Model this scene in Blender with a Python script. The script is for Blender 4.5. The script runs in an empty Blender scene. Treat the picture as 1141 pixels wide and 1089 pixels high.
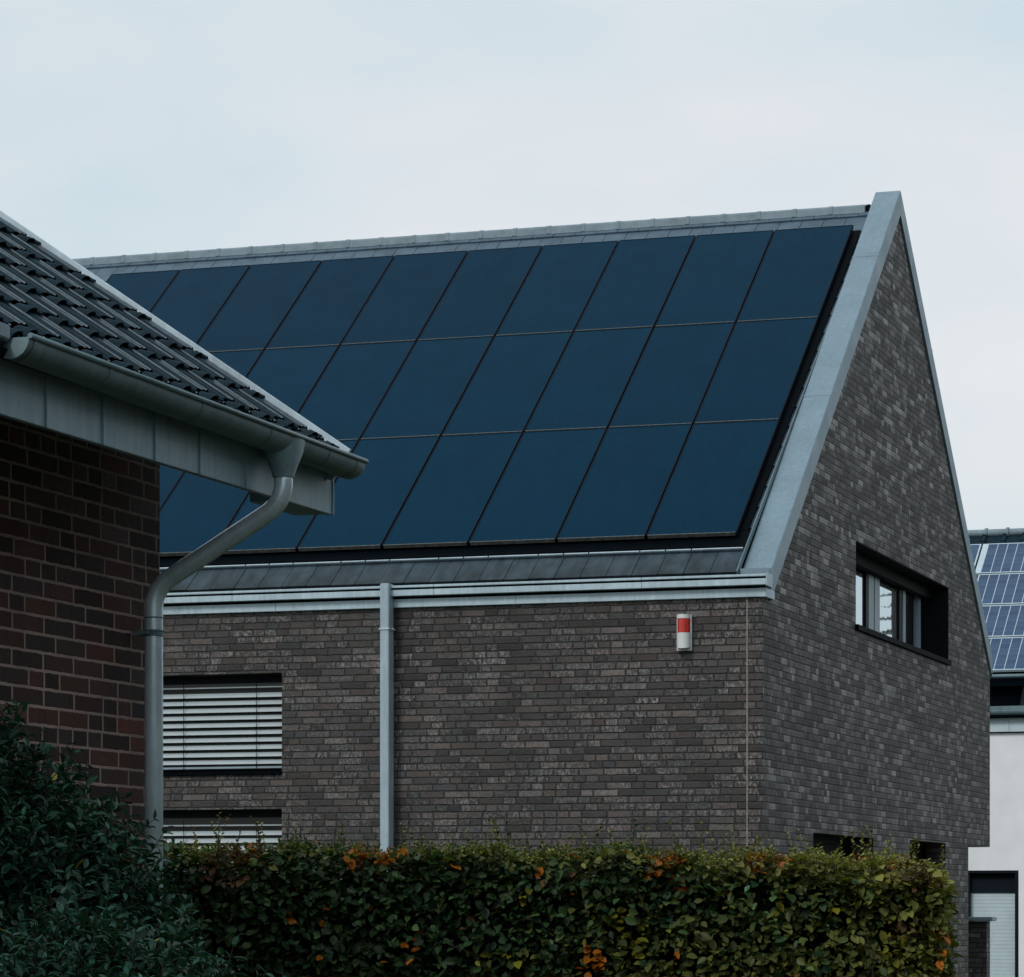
import bpy, bmesh, math, random
import numpy as np
from mathutils import Vector, Matrix
random.seed(7); rng = np.random.default_rng(11)
R = math.radians
scene = bpy.context.scene
COL = scene.collection

# ------------------------------------------------------------------ helpers
def link(o, parent=None):
    COL.objects.link(o)
    if parent is not None: o.parent = parent
    return o

def tag(o, label=None, cat=None, group=None, kind=None):
    if label: o['label'] = label
    if cat: o['category'] = cat
    if group: o['group'] = group
    if kind: o['kind'] = kind
    return o

def root(name, loc, label, cat, rot=(0, 0, 0), group=None):
    o = bpy.data.objects.new(name, None)
    o.empty_display_size = 0.2
    o.location = loc; o.rotation_euler = rot
    link(o); return tag(o, label, cat, group)

def copy_tree(o, parent=None):
    c = o.copy(); COL.objects.link(c); c.parent = parent
    for ch in list(o.children): copy_tree(ch, c)
    return c

class MB:
    """mesh builder; off = local origin subtracted from every vertex"""
    def __init__(s, off=(0, 0, 0)):
        s.v = []; s.f = []; s.m = []; s.off = off; s.smooth = []
    def quad(s, pts, m=0, sm=False):
        n = len(s.v)
        s.v += [(p[0]-s.off[0], p[1]-s.off[1], p[2]-s.off[2]) for p in pts]
        s.f.append(tuple(range(n, n+len(pts)))); s.m.append(m); s.smooth.append(sm)
    def box(s, x0, x1, y0, y1, z0, z1, m=0):
        P = [(x0,y0,z0),(x1,y0,z0),(x1,y1,z0),(x0,y1,z0),(x0,y0,z1),(x1,y0,z1),(x1,y1,z1),(x0,y1,z1)]
        s.hexa(P, m)
    def hexa(s, P, m=0):
        n = len(s.v)
        s.v += [(p[0]-s.off[0], p[1]-s.off[1], p[2]-s.off[2]) for p in P]
        for f in ((0,3,2,1),(4,5,6,7),(0,1,5,4),(1,2,6,5),(2,3,7,6),(3,0,4,7)):
            s.f.append(tuple(n+i for i in f)); s.m.append(m); s.smooth.append(False)
    def prism(s, poly, a, b, m=0):
        """poly: 3d points, extruded by vector from a to b"""
        A = [tuple(p[i]+a[i] for i in range(3)) for p in poly]
        B = [tuple(p[i]+b[i] for i in range(3)) for p in poly]
        n = len(s.v); k = len(poly)
        s.v += [(p[0]-s.off[0], p[1]-s.off[1], p[2]-s.off[2]) for p in A+B]
        s.f.append(tuple(range(n, n+k))[::-1]); s.m.append(m); s.smooth.append(False)
        s.f.append(tuple(range(n+k, n+2*k))); s.m.append(m); s.smooth.append(False)
        for i in range(k):
            j = (i+1) % k
            s.f.append((n+i, n+j, n+k+j, n+k+i)); s.m.append(m); s.smooth.append(False)
    def tube(s, path, r, seg=20, m=0, caps=True, up=(0,0,1)):
        """round tube; r scalar or list"""
        P = [Vector(p)-Vector(s.off) for p in path]; n0 = len(s.v); N = len(P)
        rs = r if isinstance(r, (list, tuple)) else [r]*N
        prev = None
        for i, p in enumerate(P):
            t = (P[min(i+1, N-1)]-P[max(i-1, 0)]).normalized()
            if prev is None:
                u = t.orthogonal().normalized()
            else:
                u = (prev - t*prev.dot(t)).normalized()
            prev = u; w = t.cross(u)
            for k in range(seg):
                a = 2*math.pi*k/seg
                q = p + (u*math.cos(a)+w*math.sin(a))*rs[i]
                s.v.append(tuple(q))
        for i in range(N-1):
            for k in range(seg):
                k2 = (k+1) % seg
                s.f.append((n0+i*seg+k, n0+i*seg+k2, n0+(i+1)*seg+k2, n0+(i+1)*seg+k)); s.m.append(m); s.smooth.append(True)
        if caps:
            s.f.append(tuple(n0+k for k in range(seg))[::-1]); s.m.append(m); s.smooth.append(False)
            s.f.append(tuple(n0+(N-1)*seg+k for k in range(seg))); s.m.append(m); s.smooth.append(False)
    def build(s, name, mats, parent=None, bevel=0, recalc=True, merge=False):
        me = bpy.data.meshes.new(name)
        me.from_pydata(s.v, [], s.f)
        if not isinstance(mats, (list, tuple)): mats = [mats]
        for m in mats: me.materials.append(m)
        me.polygons.foreach_set('material_index', s.m)
        me.polygons.foreach_set('use_smooth', s.smooth)
        if recalc or bevel or merge:
            bm = bmesh.new(); bm.from_mesh(me)
            if merge: bmesh.ops.remove_doubles(bm, verts=bm.verts, dist=1e-5)
            if recalc: bmesh.ops.recalc_face_normals(bm, faces=bm.faces)
            if bevel:
                es = [e for e in bm.edges if len(e.link_faces) == 2 and e.calc_face_angle(0) > 0.6]
                bmesh.ops.bevel(bm, geom=es, offset=bevel, segments=2, affect='EDGES', clamp_overlap=True)
            bm.to_mesh(me); bm.free()
        me.update()
        return link(bpy.data.objects.new(name, me), parent)

# ------------------------------------------------------------------ node helpers
class NT:
    def __init__(s, name):
        s.mat = bpy.data.materials.new(name); s.mat.use_nodes = True
        s.t = s.mat.node_tree; s.t.nodes.clear()
        s.out = s.t.nodes.new('ShaderNodeOutputMaterial')
        s.p = s.t.nodes.new('ShaderNodeBsdfPrincipled')
        s.t.links.new(s.p.outputs[0], s.out.inputs[0])
    def n(s, typ, **kw):
        nd = s.t.nodes.new(typ)
        for k, v in kw.items(): setattr(nd, k, v)
        return nd
    def set(s, sock, v):
        if isinstance(v, bpy.types.NodeSocket): s.t.links.new(v, sock)
        elif isinstance(v, (tuple, list)) and len(v) == 3 and sock.type == 'RGBA': sock.default_value = (*v, 1)
        else: sock.default_value = v
    def math(s, op, a, b=None, c=None, clamp=False):
        nd = s.n('ShaderNodeMath', operation=op, use_clamp=clamp)
        s.set(nd.inputs[0], a)
        if b is not None: s.set(nd.inputs[1], b)
        if c is not None: s.set(nd.inputs[2], c)
        return nd.outputs[0]
    def mix(s, f, a, b, mode='MIX'):
        nd = s.n('ShaderNodeMix', data_type='RGBA', blend_type=mode)
        s.set(nd.inputs[0], f); s.set(nd.inputs[6], a); s.set(nd.inputs[7], b)
        return nd.outputs[2]
    def noise(s, vec, scale, detail=3, rough=.55, dist=0):
        nd = s.n('ShaderNodeTexNoise')
        if vec is not None: s.set(nd.inputs['Vector'], vec)
        nd.inputs['Scale'].default_value = scale; nd.inputs['Detail'].default_value = detail
        nd.inputs['Roughness'].default_value = rough; nd.inputs['Distortion'].default_value = dist
        return nd.outputs[0]
    def ramp(s, f, stops, interp='LINEAR'):
        nd = s.n('ShaderNodeValToRGB'); cr = nd.color_ramp; cr.interpolation = interp
        while len(cr.elements) < len(stops): cr.elements.new(0.5)
        for e, (p, c) in zip(cr.elements, stops):
            e.position = p; e.color = (*c, 1) if len(c) == 3 else c
        s.set(nd.inputs[0], f); return nd.outputs[0]
    def mr(s, v, a, b, c=0, d=1, smooth=False):
        nd = s.n('ShaderNodeMapRange')
        if smooth: nd.interpolation_type = 'SMOOTHSTEP'
        s.set(nd.inputs[0], v)
        for i, k in enumerate((a, b, c, d)): s.set(nd.inputs[i+1], k)
        return nd.outputs[0]
    def comb(s, x, y, z):
        nd = s.n('ShaderNodeCombineXYZ')
        for i, k in enumerate((x, y, z)): s.set(nd.inputs[i], k)
        return nd.outputs[0]
    def obj(s):
        return s.n('ShaderNodeTexCoord').outputs['Object']
    def sep(s, v):
        nd = s.n('ShaderNodeSeparateXYZ'); s.set(nd.inputs[0], v); return nd.outputs
    def scale(s, v, sc):
        nd = s.n('ShaderNodeMapping'); s.set(nd.inputs[0], v); nd.inputs['Scale'].default_value = sc
        return nd.outputs[0]
    def bump(s, h, dist, strength=1.0):
        nd = s.n('ShaderNodeBump'); nd.inputs['Distance'].default_value = dist
        nd.inputs['Strength'].default_value = strength
        s.set(nd.inputs['Height'], h); s.set(s.p.inputs['Normal'], nd.outputs[0])
    def base(s, c=None, rough=None, metal=None, spec=None):
        if c is not None: s.set(s.p.inputs['Base Color'], c)
        if rough is not None: s.set(s.p.inputs['Roughness'], rough)
        if metal is not None: s.set(s.p.inputs['Metallic'], metal)
        if spec is not None: s.set(s.p.inputs['Specular IOR Level'], spec)
        return s

def plain(name, c, rough=.6, metal=0, spec=.5, var=.15, vs=6, bump=0):
    t = NT(name); o = t.obj(); n = t.noise(o, vs, 4)
    k = t.mr(n, .3, .7, 1-var, 1+var)
    nd = t.n('ShaderNodeVectorMath', operation='SCALE'); nd.inputs[0].default_value = c; t.set(nd.inputs['Scale'], k)
    t.base(nd.outputs[0], rough, metal, spec)
    if bump: t.bump(t.noise(o, 60, 3), bump)
    return t.mat

def zinc(name, c=(.40, .47, .51), rough=.42, metal=.55, var=.12, joints=None):
    t = NT(name); o = t.obj()
    n1 = t.noise(o, 2.2, 5, .6); n2 = t.noise(t.scale(o, (9, 9, 1.2)), 3.0, 4, .6); n3 = t.noise(o, 40, 3)
    k = t.math('ADD', t.mr(n1, .3, .7, 1-var, 1+var), t.mr(n2, .3, .7, -var*.8, var*.8))
    k = t.math('ADD', k, t.mr(n3, .35, .65, -.03, .03))
    nd = t.n('ShaderNodeVectorMath', operation='SCALE'); nd.inputs[0].default_value = c; t.set(nd.inputs['Scale'], k)
    t.base(nd.outputs[0], t.mr(n1, .3, .7, rough-.08, rough+.12), metal, .5)
    t.bump(t.noise(o, 5, 2), .004)
    return t.mat

def bricks(name, w, h, joint, stops, mortar, soft=.003, jit=.0025, light=None, lightamt=.3, bdist=.006, split=.8, rough=.75, seed=0.):
    t = NT(name); o = t.obj(); x, y, z = t.sep(o)
    n_w = t.noise(o, 14, 3); n_w2 = t.noise(t.scale(o, (1.3, 1.1, 1.7)), 17, 3)
    u = t.math('ADD', x, y)
    u = t.math('ADD', u, t.mr(n_w, .3, .7, -jit, jit)); v = t.math('ADD', z, t.mr(n_w2, .3, .7, -jit, jit))
    vr = t.math('DIVIDE', v, h); row = t.math('FLOOR', vr); fy = t.math('SUBTRACT', vr, row)
    def wn(a, b, c):
        nd = t.n('ShaderNodeTexWhiteNoise', noise_dimensions='3D'); t.set(nd.inputs[0], t.comb(a, b, c)); return nd.outputs[0]
    rr = wn(row, seed, 3.3)
    off = t.math('ADD', t.math('MULTIPLY', t.math('MODULO', t.math('ADD', row, 1000.), 2.), .5), t.math('MULTIPLY', rr, .16 if light is None else .6))
    uc = t.math('ADD', t.math('DIVIDE', u, w), off); col = t.math('FLOOR', uc); fx = t.math('SUBTRACT', uc, col)
    isp = t.math('GREATER_THAN', wn(col, row, seed+1.7), split)
    fx2 = t.math('MULTIPLY', fx, 2.); half = t.math('FLOOR', fx2); fx2 = t.math('SUBTRACT', fx2, half)
    def sel(a, b): return t.math('ADD', t.math('MULTIPLY', a, t.math('SUBTRACT', 1., isp)), t.math('MULTIPLY', b, isp))
    fxx = sel(fx, fx2); wid = sel(w, w/2); idd = t.math('MULTIPLY', t.math('MULTIPLY', isp, half), .37)
    du = t.math('MULTIPLY', t.math('MINIMUM', fxx, t.math('SUBTRACT', 1., fxx)), wid)
    dv = t.math('MULTIPLY', t.math('MINIMUM', fy, t.math('SUBTRACT', 1., fy)), h)
    d = t.math('MINIMUM', du, dv)
    mask = t.mr(d, joint/2-soft*.4, joint/2+soft, 0, 1, True)
    cid = t.math('ADD', col, idd)
    bc = t.ramp(wn(cid, row, seed+7.1), stops)
    tone = t.mr(wn(cid, row, seed+9.9), 0, 1, *((.62, 1.24) if light is not None else (.85, 1.15)))
    fine = t.mr(t.noise(o, 55, 4, .6), .3, .7, .78, 1.22)
    big = t.math('MULTIPLY', t.mr(t.noise(o, .55, 3), .3, .7, .8, 1.18), t.mr(t.noise(t.scale(o, (2.6, 2.6, .35)), 1.6, 4), .35, .65, .84, 1.14))
    k = t.math('MULTIPLY', t.math('MULTIPLY', tone, fine), big)
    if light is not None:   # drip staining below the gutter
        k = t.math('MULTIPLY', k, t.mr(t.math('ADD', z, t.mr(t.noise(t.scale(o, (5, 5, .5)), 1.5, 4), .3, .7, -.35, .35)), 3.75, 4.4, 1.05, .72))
    nd = t.n('ShaderNodeVectorMath', operation='SCALE'); t.set(nd.inputs[0], bc); t.set(nd.inputs['Scale'], k)
    c = nd.outputs[0]
    if light is not None:     # limewashed / fired light patches on single bricks
        pn = t.noise(t.comb(t.math('MULTIPLY', u, 1.5), t.math('MULTIPLY', v, .8), t.math('MULTIPLY', cid, 3.1)), 33, 4, .7)
        amt = t.math('MULTIPLY', t.mr(pn, .43, .66, 0, .80, True), t.mr(wn(cid, row, seed+4.2), 1-lightamt, 1., 0, 1))
        amt = t.math('MULTIPLY', amt, t.mr(t.noise(o, 1.3, 2), .35, .65, .45, 1.3))
        c = t.mix(t.math('MINIMUM', amt, 1.), c, light)
    mnoise = t.mr(t.noise(o, 3.5, 4), .35, .65, .75, 1.2)
    nm = t.n('ShaderNodeVectorMath', operation='SCALE'); nm.inputs[0].default_value = mortar; t.set(nm.inputs['Scale'], mnoise)
    t.base(t.mix(mask, nm.outputs[0], c), t.mr(t.math('POWER', wn(cid, row, seed+5.), 3.), 0, 1, rough+.12, rough-(.27 if light is not None else .02)), 0, .55 if light is not None else .25)
    hh = t.math('ADD', mask, t.math('MULTIPLY', wn(cid, row, seed+8.), .35))
    hh = t.math('ADD', hh, t.math('MULTIPLY', t.noise(o, 38, 4, .6), .55))
    t.bump(hh, bdist)
    return t.mat

# ------------------------------------------------------------------ materials
M = {}
M['zinc'] = zinc('zinc_sheet', (.175, .255, .31), .48, .2, .13)
M['zinc_mid'] = zinc('downpipe_zinc', (.33, .43, .49), .5, .15, .12)
M['zinc_pale'] = zinc('pale_zinc_sheet', (.39, .50, .56), .48, .2, .14)
M['zinc_round'] = zinc('round_pipe_zinc', (.58, .73, .80), .34, .4, .14)
M['zinc_dark'] = zinc('weathered_zinc', (.135, .205, .23), .48, .3, .20)
M['zinc_fascia'] = zinc('fascia_zinc', (.22, .34, .385), .5, .2, .16)
M['zinc_light'] = zinc('bright_zinc_and_glint_strip', (.50, .61, .67), .35, .4)
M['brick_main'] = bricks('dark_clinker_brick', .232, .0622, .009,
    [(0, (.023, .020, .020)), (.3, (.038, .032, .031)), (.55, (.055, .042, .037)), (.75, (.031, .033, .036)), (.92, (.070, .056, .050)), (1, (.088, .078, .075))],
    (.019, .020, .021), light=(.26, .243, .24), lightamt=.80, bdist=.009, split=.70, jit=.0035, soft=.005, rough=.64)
M['brick_left'] = bricks('red_brown_clinker_brick', .256, .0692, .0115,
    [(0, (.030, .021, .020)), (.35, (.048, .030, .026)), (.6, (.078, .036, .028)), (.8, (.036, .031, .033)), (1, (.125, .046, .030))],
    (.30, .225, .20), soft=.002, jit=.002, bdist=.006, split=.82, seed=40.)
def main_tile():
    t = NT('eave_dark_slate_tile'); o = t.obj(); x, y, z = t.sep(o)
    n = t.noise(o, 5, 4); n2 = t.noise(t.scale(o, (3, 1, 1)), 3, 3)
    k = t.mr(n, .3, .7, .78, 1.22)
    height_k = t.mr(t.math('ADD', z, t.mr(n2, .3, .7, -.15, .15)), 4.45, 5.2, 0, 1)  # tile colour darkens towards the eave
    c = t.mix(height_k, (.017, .028, .033), (.078, .118, .155))
    nd = t.n('ShaderNodeVectorMath', operation='SCALE'); t.set(nd.inputs[0], c); t.set(nd.inputs['Scale'], k)
    t.base(nd.outputs[0], .55, 0, .2); t.bump(t.noise(o, 60, 3), .001); return t.mat
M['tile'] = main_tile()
M['tile_left'] = plain('glazed_anthracite_tile', (.012, .026, .036), .6, 0, .03, .25, 9, .0006)
M['tile_rib'] = plain('tile_rib_glint', (.105, .145, .175), .5, 0, .15, .35, 30)  # paler ribs: glints on the roll crests put into the colour
M['ridge'] = plain('ridge_tile_concrete', (.165, .225, .262), .55, 0, .3, .18, 9, .002)
M['black'] = plain('black_sheet', (.0012, .003, .005), .6, 0, .03)
M['dark'] = plain('dark_interior', (.004, .005, .006), .8, 0, .2)
M['frame_grey'] = plain('grey_window_frame', (.24, .31, .36), .45, 0, .4, .08)
M['frame_dark'] = plain('anthracite_window_frame', (.006, .011, .016), .5, 0, .1, .1)
M['soffit'] = plain('dark_stained_board', (.005, .008, .010), .7, 0, .1)
M['slat'] = plain('aluminium_blind_slat', (.33, .39, .41), .5, .05, .3, .05)
M['sealant'] = plain('pale_joint_sealant', (.22, .19, .17), .8, 0, .3, .25, 20)
M['white_plastic'] = plain('white_plastic', (.62, .66, .66), .4, 0, .5, .06)
M['render'] = plain('white_render', (.80, .82, .84), .9, 0, .2, .05, 3, .0008)
M['fascia_panel'] = plain('pale_fascia_panel', (.50, .61, .66), .6, 0, .4, .06)
M['red'] = plain('red_lens', (.50, .030, .022), .25, 0, .6, .1)
M['ground'] = plain('garden_ground', (.045, .055, .03), .95, 0, .2, .4, 1.5, .01)
M['dark_brick_wall'] = M['brick_main']

def pv_glass():
    t = NT('dark_blue_solar_glass'); o = t.obj()
    n = t.noise(o, 1.6, 4); n2 = t.noise(o, 9, 4)
    n3 = t.noise(t.scale(o, (14, 1.2, 1)), 1.5, 4)
    k = t.math('ADD', t.mr(n, .3, .7, .90, 1.10), t.mr(n3, .3, .7, -.06, .06))
    oi = t.n('ShaderNodeObjectInfo').outputs['Random']
    k = t.math('MULTIPLY', k, t.mr(oi, 0, 1, .94, 1.06))
    nd = t.n('ShaderNodeVectorMath', operation='SCALE'); nd.inputs[0].default_value = (.0010, .0225, .048); t.set(nd.inputs['Scale'], k)
    t.base(nd.outputs[0], t.mr(n2, .3, .7, .26, .34), 0, .022)
    t.set(t.p.inputs['Specular Tint'], (.35, .8, 1.0))
    t.bump(t.noise(o, 2.5, 2), .002)
    return t.mat
M['pv'] = pv_glass()
M['pv_frame'] = plain('black_anodised_frame', (.002, .007, .014), .5, 0, .08)
M['pv_lit_edge'] = plain('lit_frame_edge', (.13, .14, .13), .4, .5, .5, .35, 25)  # paler lower frame edge, the light it catches put into its colour

def pv_cells():
    t = NT('polycrystalline_cells'); o = t.obj(); x, y, z = t.sep(o)
    cw = 1.62/10; ch = .96/6
    def line(v, wd, th):
        a = t.math('DIVIDE', v, wd); f = t.math('FRACT', a)
        e = t.math('MULTIPLY', t.math('MINIMUM', f, t.math('SUBTRACT', 1., f)), wd)
        return t.math('LESS_THAN', e, th)
    lx = line(t.math('SUBTRACT', x, .015), cw, .0055); ly = line(t.math('SUBTRACT', y, .015), ch, .0022)
    cid = t.n('ShaderNodeTexWhiteNoise', noise_dimensions='2D')
    t.set(cid.inputs[0], t.comb(t.math('FLOOR', t.math('DIVIDE', x, cw)), t.math('FLOOR', t.math('DIVIDE', y, ch)), 0.))
    c = t.ramp(cid.outputs[0], [(0, (.016, .046, .105)), (1, (.028, .074, .15))])
    c = t.mix(t.math('MULTIPLY', ly, .55), c, (.20, .26, .33)); c = t.mix(lx, c, (.42, .48, .55))
    t.base(c, .35, 0, .3); return t.mat
M['cells'] = pv_cells()

def glass_mat(name, base, refl, tint=(.85, .95, 1.0), rough=.02):
    t = NT(name)
    t.base(base, .3, 0, .5)
    g = t.n('ShaderNodeBsdfGlossy'); g.inputs['Color'].default_value = (*tint, 1); g.inputs['Roughness'].default_value = rough
    fr = t.n('ShaderNodeLayerWeight'); fr.inputs['Blend'].default_value = .35
    f = t.mr(fr.outputs['Fresnel'], 0, 1, refl, 1 if refl > .1 else .12)
    mx = t.n('ShaderNodeMixShader'); t.set(mx.inputs[0], f)
    t.t.links.new(t.p.outputs[0], mx.inputs[1]); t.t.links.new(g.outputs[0], mx.inputs[2]); t.t.links.new(mx.outputs[0], t.out.inputs[0])
    # gentle waviness of real panes
    b = t.n('ShaderNodeBump'); b.inputs['Distance'].default_value = .0006; t.set(b.inputs['Height'], t.noise(t.obj(), 3, 1)); t.t.links.new(b.outputs[0], g.inputs['Normal'])
    return t.mat
M['glass'] = glass_mat('coated_window_glass', (.01, .014, .016), .55)
M['glass_dark'] = glass_mat('dark_window_glass', (.006, .008, .01), .0, (.10, .13, .14))

def leaf_mat(name, rough=.42, trans=.25, tint=1.0):
    t = NT(name)
    a = t.n('ShaderNodeAttribute', attribute_name='leafcol').outputs['Color']
    t.base(a, rough, 0, .14)
    tr = t.n('ShaderNodeBsdfTranslucent')
    nd = t.n('ShaderNodeVectorMath', operation='MULTIPLY'); t.set(nd.inputs[0], a); nd.inputs[1].default_value = (1.3*tint, 1.5*tint, .5*tint)
    t.t.links.new(nd.outputs[0], tr.inputs[0])
    mx = t.n('ShaderNodeMixShader'); mx.inputs[0].default_value = trans
    t.t.links.new(t.p.outputs[0], mx.inputs[1]); t.t.links.new(tr.outputs[0], mx.inputs[2]); t.t.links.new(mx.outputs[0], t.out.inputs[0])
    return t.mat
M['leaf'] = leaf_mat('hornbeam_leaves')
M['leaf_shrub'] = leaf_mat('privet_leaves', .38, .15)
M['bark'] = plain('dark_twig_bark', (.022, .018, .014), .9, 0, .2, .3, 30)

# ------------------------------------------------------------------ camera (telephoto, level, shifted up)
TH = R(18.154)
cam_d = bpy.data.cameras.new('camera'); cam = bpy.data.objects.new('camera', cam_d); link(cam)
cam_d.sensor_width = 36; cam_d.sensor_fit = 'HORIZONTAL'; cam_d.lens = 3597.18/1141*36
cam_d.shift_y = (1008-544.5)/1141
cam_d.clip_start = .1; cam_d.clip_end = 4000
cam.location = (0, 0, 1.6); cam.rotation_euler = (R(90), 0, TH)
scene.camera = cam

# ------------------------------------------------------------------ world + sun (overcast)
SUN_EL, SUN_AZ = R(42), R(250)      # direction the light comes from: azimuth measured from +X counter-clockwise
world = bpy.data.worlds.new('World'); scene.world = world; world.use_nodes = True
wt = world.node_tree; wt.nodes.clear()
wo = wt.nodes.new('ShaderNodeOutputWorld'); bg = wt.nodes.new('ShaderNodeBackground')
sky = wt.nodes.new('ShaderNodeTexSky'); sky.sky_type = 'NISHITA'; sky.sun_disc = False
sky.sun_elevation = SUN_EL; sky.sun_rotation = R(90)-SUN_AZ
sky.air_density = 1.2; sky.dust_density = 2.5
tc = wt.nodes.new('ShaderNodeTexCoord'); mp = wt.nodes.new('ShaderNodeMapping'); mp.inputs['Scale'].default_value = (1, 1, 2.6)
wt.links.new(tc.outputs['Generated'], mp.inputs[0])
nz = wt.nodes.new('ShaderNodeTexNoise'); nz.inputs['Scale'].default_value = 5.5; nz.inputs['Detail'].default_value = 6; nz.inputs['Roughness'].default_value = .5
wt.links.new(mp.outputs[0], nz.inputs['Vector'])
cr = wt.nodes.new('ShaderNodeValToRGB'); cr.color_ramp.elements[0].position = .30; cr.color_ramp.elements[1].position = .72
cr.color_ramp.elements[0].color = (.64, .77, .83, 1); cr.color_ramp.elements[1].color = (.85, .86, .885, 1)
wt.links.new(nz.outputs[0], cr.inputs[0])
sk = wt.nodes.new('ShaderNodeVectorMath'); sk.operation = 'SCALE'; sk.inputs['Scale'].default_value = .1
wt.links.new(sky.outputs[0], sk.inputs[0])
mx = wt.nodes.new('ShaderNodeMix'); mx.data_type = 'RGBA'; mx.inputs[0].default_value = .88
wt.links.new(sk.outputs[0], mx.inputs[6]); wt.links.new(cr.outputs[0], mx.inputs[7])
wt.links.new(mx.outputs[2], bg.inputs[0]); bg.inputs[1].default_value = 1.0
wt.links.new(bg.outputs[0], wo.inputs[0])
sd = bpy.data.lights.new('sun', 'SUN'); sd.energy = 1.5; sd.angle = R(14); sd.color = (1, .98, .95)
so = bpy.data.objects.new('sun', sd); link(so)
dv = Vector((math.cos(SUN_EL)*math.cos(SUN_AZ), math.cos(SUN_EL)*math.sin(SUN_AZ), math.sin(SUN_EL)))
so.rotation_euler = dv.to_track_quat('Z', 'Y').to_euler(); so.location = (0, 0, 30)
vs = scene.view_settings; vs.view_transform = 'Standard'; vs.look = 'None'; vs.exposure = 0; vs.gamma = 1; vs.use_curve_mapping = False

# ------------------------------------------------------------------ ground
g = MB(); g.quad([(-900, -300, 0), (900, -300, 0), (900, 1500, 0), (-900, 1500, 0)])
tag(g.build('ground', M['ground'], recalc=False), kind='structure')

# ================================================================== MAIN HOUSE
XG, YF, YR = -6.657, 27.284, 33.21
YB = 2*YR-YF-.33                  # rear wall plane
XL = -18.4                        # far left gable
OFF = (XG, YF, 0)
SL = .755
def zr(y):                        # tile plane height, both slopes
    return 4.40+SL*((y-27.3) if y < YR else (2*YR-y-27.3))
house = root('brick_house', OFF, 'dark brick gabled house with a steep roof full of solar panels and zinc edge trim', 'house')

def wall_face(mb, plane, fixed, poly, holes):
    """vertical wall in plane 'x' or 'y' = fixed; poly convex [(u,z)], holes [(u0,u1,z0,z1,depth_vec,has_back)]"""
    us = sorted({p[0] for p in poly} | {h[i] for h in holes for i in (0, 1)})
    zs = sorted({p[1] for p in poly} | {h[i] for h in holes for i in (2, 3)})
    def clip(cell):
        pts = cell; n = len(poly)
        for i in range(n):
            a, b = poly[i], poly[(i+1) % n]
            def side(p): return (b[0]-a[0])*(p[1]-a[1])-(b[1]-a[1])*(p[0]-a[0])
            out = []
            for j in range(len(pts)):
                p, q = pts[j], pts[(j+1) % len(pts)]; sp, sq = side(p), side(q)
                if sp >= -1e-9: out.append(p)
                if (sp > 1e-9 and sq < -1e-9) or (sp < -1e-9 and sq > 1e-9):
                    t = sp/(sp-sq); out.append((p[0]+t*(q[0]-p[0]), p[1]+t*(q[1]-p[1])))
            pts = out
            if len(pts) < 3: return None
        return pts
    def P(u, z, d=0): return (fixed+d, u, z) if plane == 'x' else (u, fixed+d, z)
    for i in range(len(us)-1):
        for j in range(len(zs)-1):
            cu, cz = (us[i]+us[i+1])/2, (zs[j]+zs[j+1])/2
            if any(h[0] < cu < h[1] and h[2] < cz < h[3] for h in holes): continue
            c = clip([(us[i], zs[j]), (us[i+1], zs[j]), (us[i+1], zs[j+1]), (us[i], zs[j+1])])
            if c: mb.quad([P(*p) for p in c])
    for (u0, u1, z0, z1, d) in holes:
        if not d: continue
        if u1 > u0:
            mb.quad([P(u0, z0), P(u0, z0, d), P(u0, z1, d), P(u0, z1)]); mb.quad([P(u1, z0), P(u1, z0, d), P(u1, z1, d), P(u1, z1)])
            mb.quad([P(u0, z1), P(u1, z1), P(u1, z1, d), P(u0, z1, d)]); mb.quad([P(u0, z0), P(u1, z0), P(u1, z0, d), P(u0, z0, d)])

w = MB(OFF)
WU = (-12.95, -11.152, 2.785, 3.712); WL = (-12.95, -11.152, 1.30, 2.472)
wall_face(w, 'y', YF, [(XL, 0), (XG, 0), (XG, 4.34), (XL, 4.34)], [(*WU, .30), (*WL, .30)])
apz = 9.0
GW = (31.12, 36.086, 4.315, 5.172); G1 = (29.24, 31.95, .9, 2.266); G2 = (33.85, 35.9, .9, 2.285)
gp = [(YF, 0), (YB, 0), (YB, zr(YB)-.09), (YR, zr(YR)-.02), (YF, zr(YF)-.09)]
REC = 37.341
wall_face(w, 'x', XG, gp, [(*GW, -.33), (*G1, -.26), (*G2, -.26), (REC, YB, 0, 2.292, 0)])
# recess under the overhanging rear corner
w.quad([(XG, REC, 0), (XL, REC, 0), (XL, REC, 2.292), (XG, REC, 2.292)])
w.quad([(XG, REC, 2.292), (XG, YB, 2.292), (XL, YB, 2.292), (XL, REC, 2.292)])
w.quad([(XG, YB, 2.292), (XG, YB, zr(YB)), (XL, YB, zr(YB)), (XL, YB, 2.292)])
w.quad([(XL, YF, 0), (XL, YF, 4.34), (XL, YR, zr(YR)), (XL, YB, zr(YB)), (XL, YB, 2.292), (XL, REC, 2.292), (XL, REC, 0)])
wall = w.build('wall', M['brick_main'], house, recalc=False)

# dark room backs behind the openings
b = MB(OFF)
for (u0, u1, z0, z1) in (WU, WL): b.box(u0-.05, u1+.05, YF+.302, YF+.36, z0-.05, z1+.05)
b.build('room_backing', M['dark'], house)

# expansion joint
j = MB(OFF); j.box(-6.803, -6.789, YF-.004, YF+.01, 0, 4.27); j.build('expansion_joint', M['sealant'], house)

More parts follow.
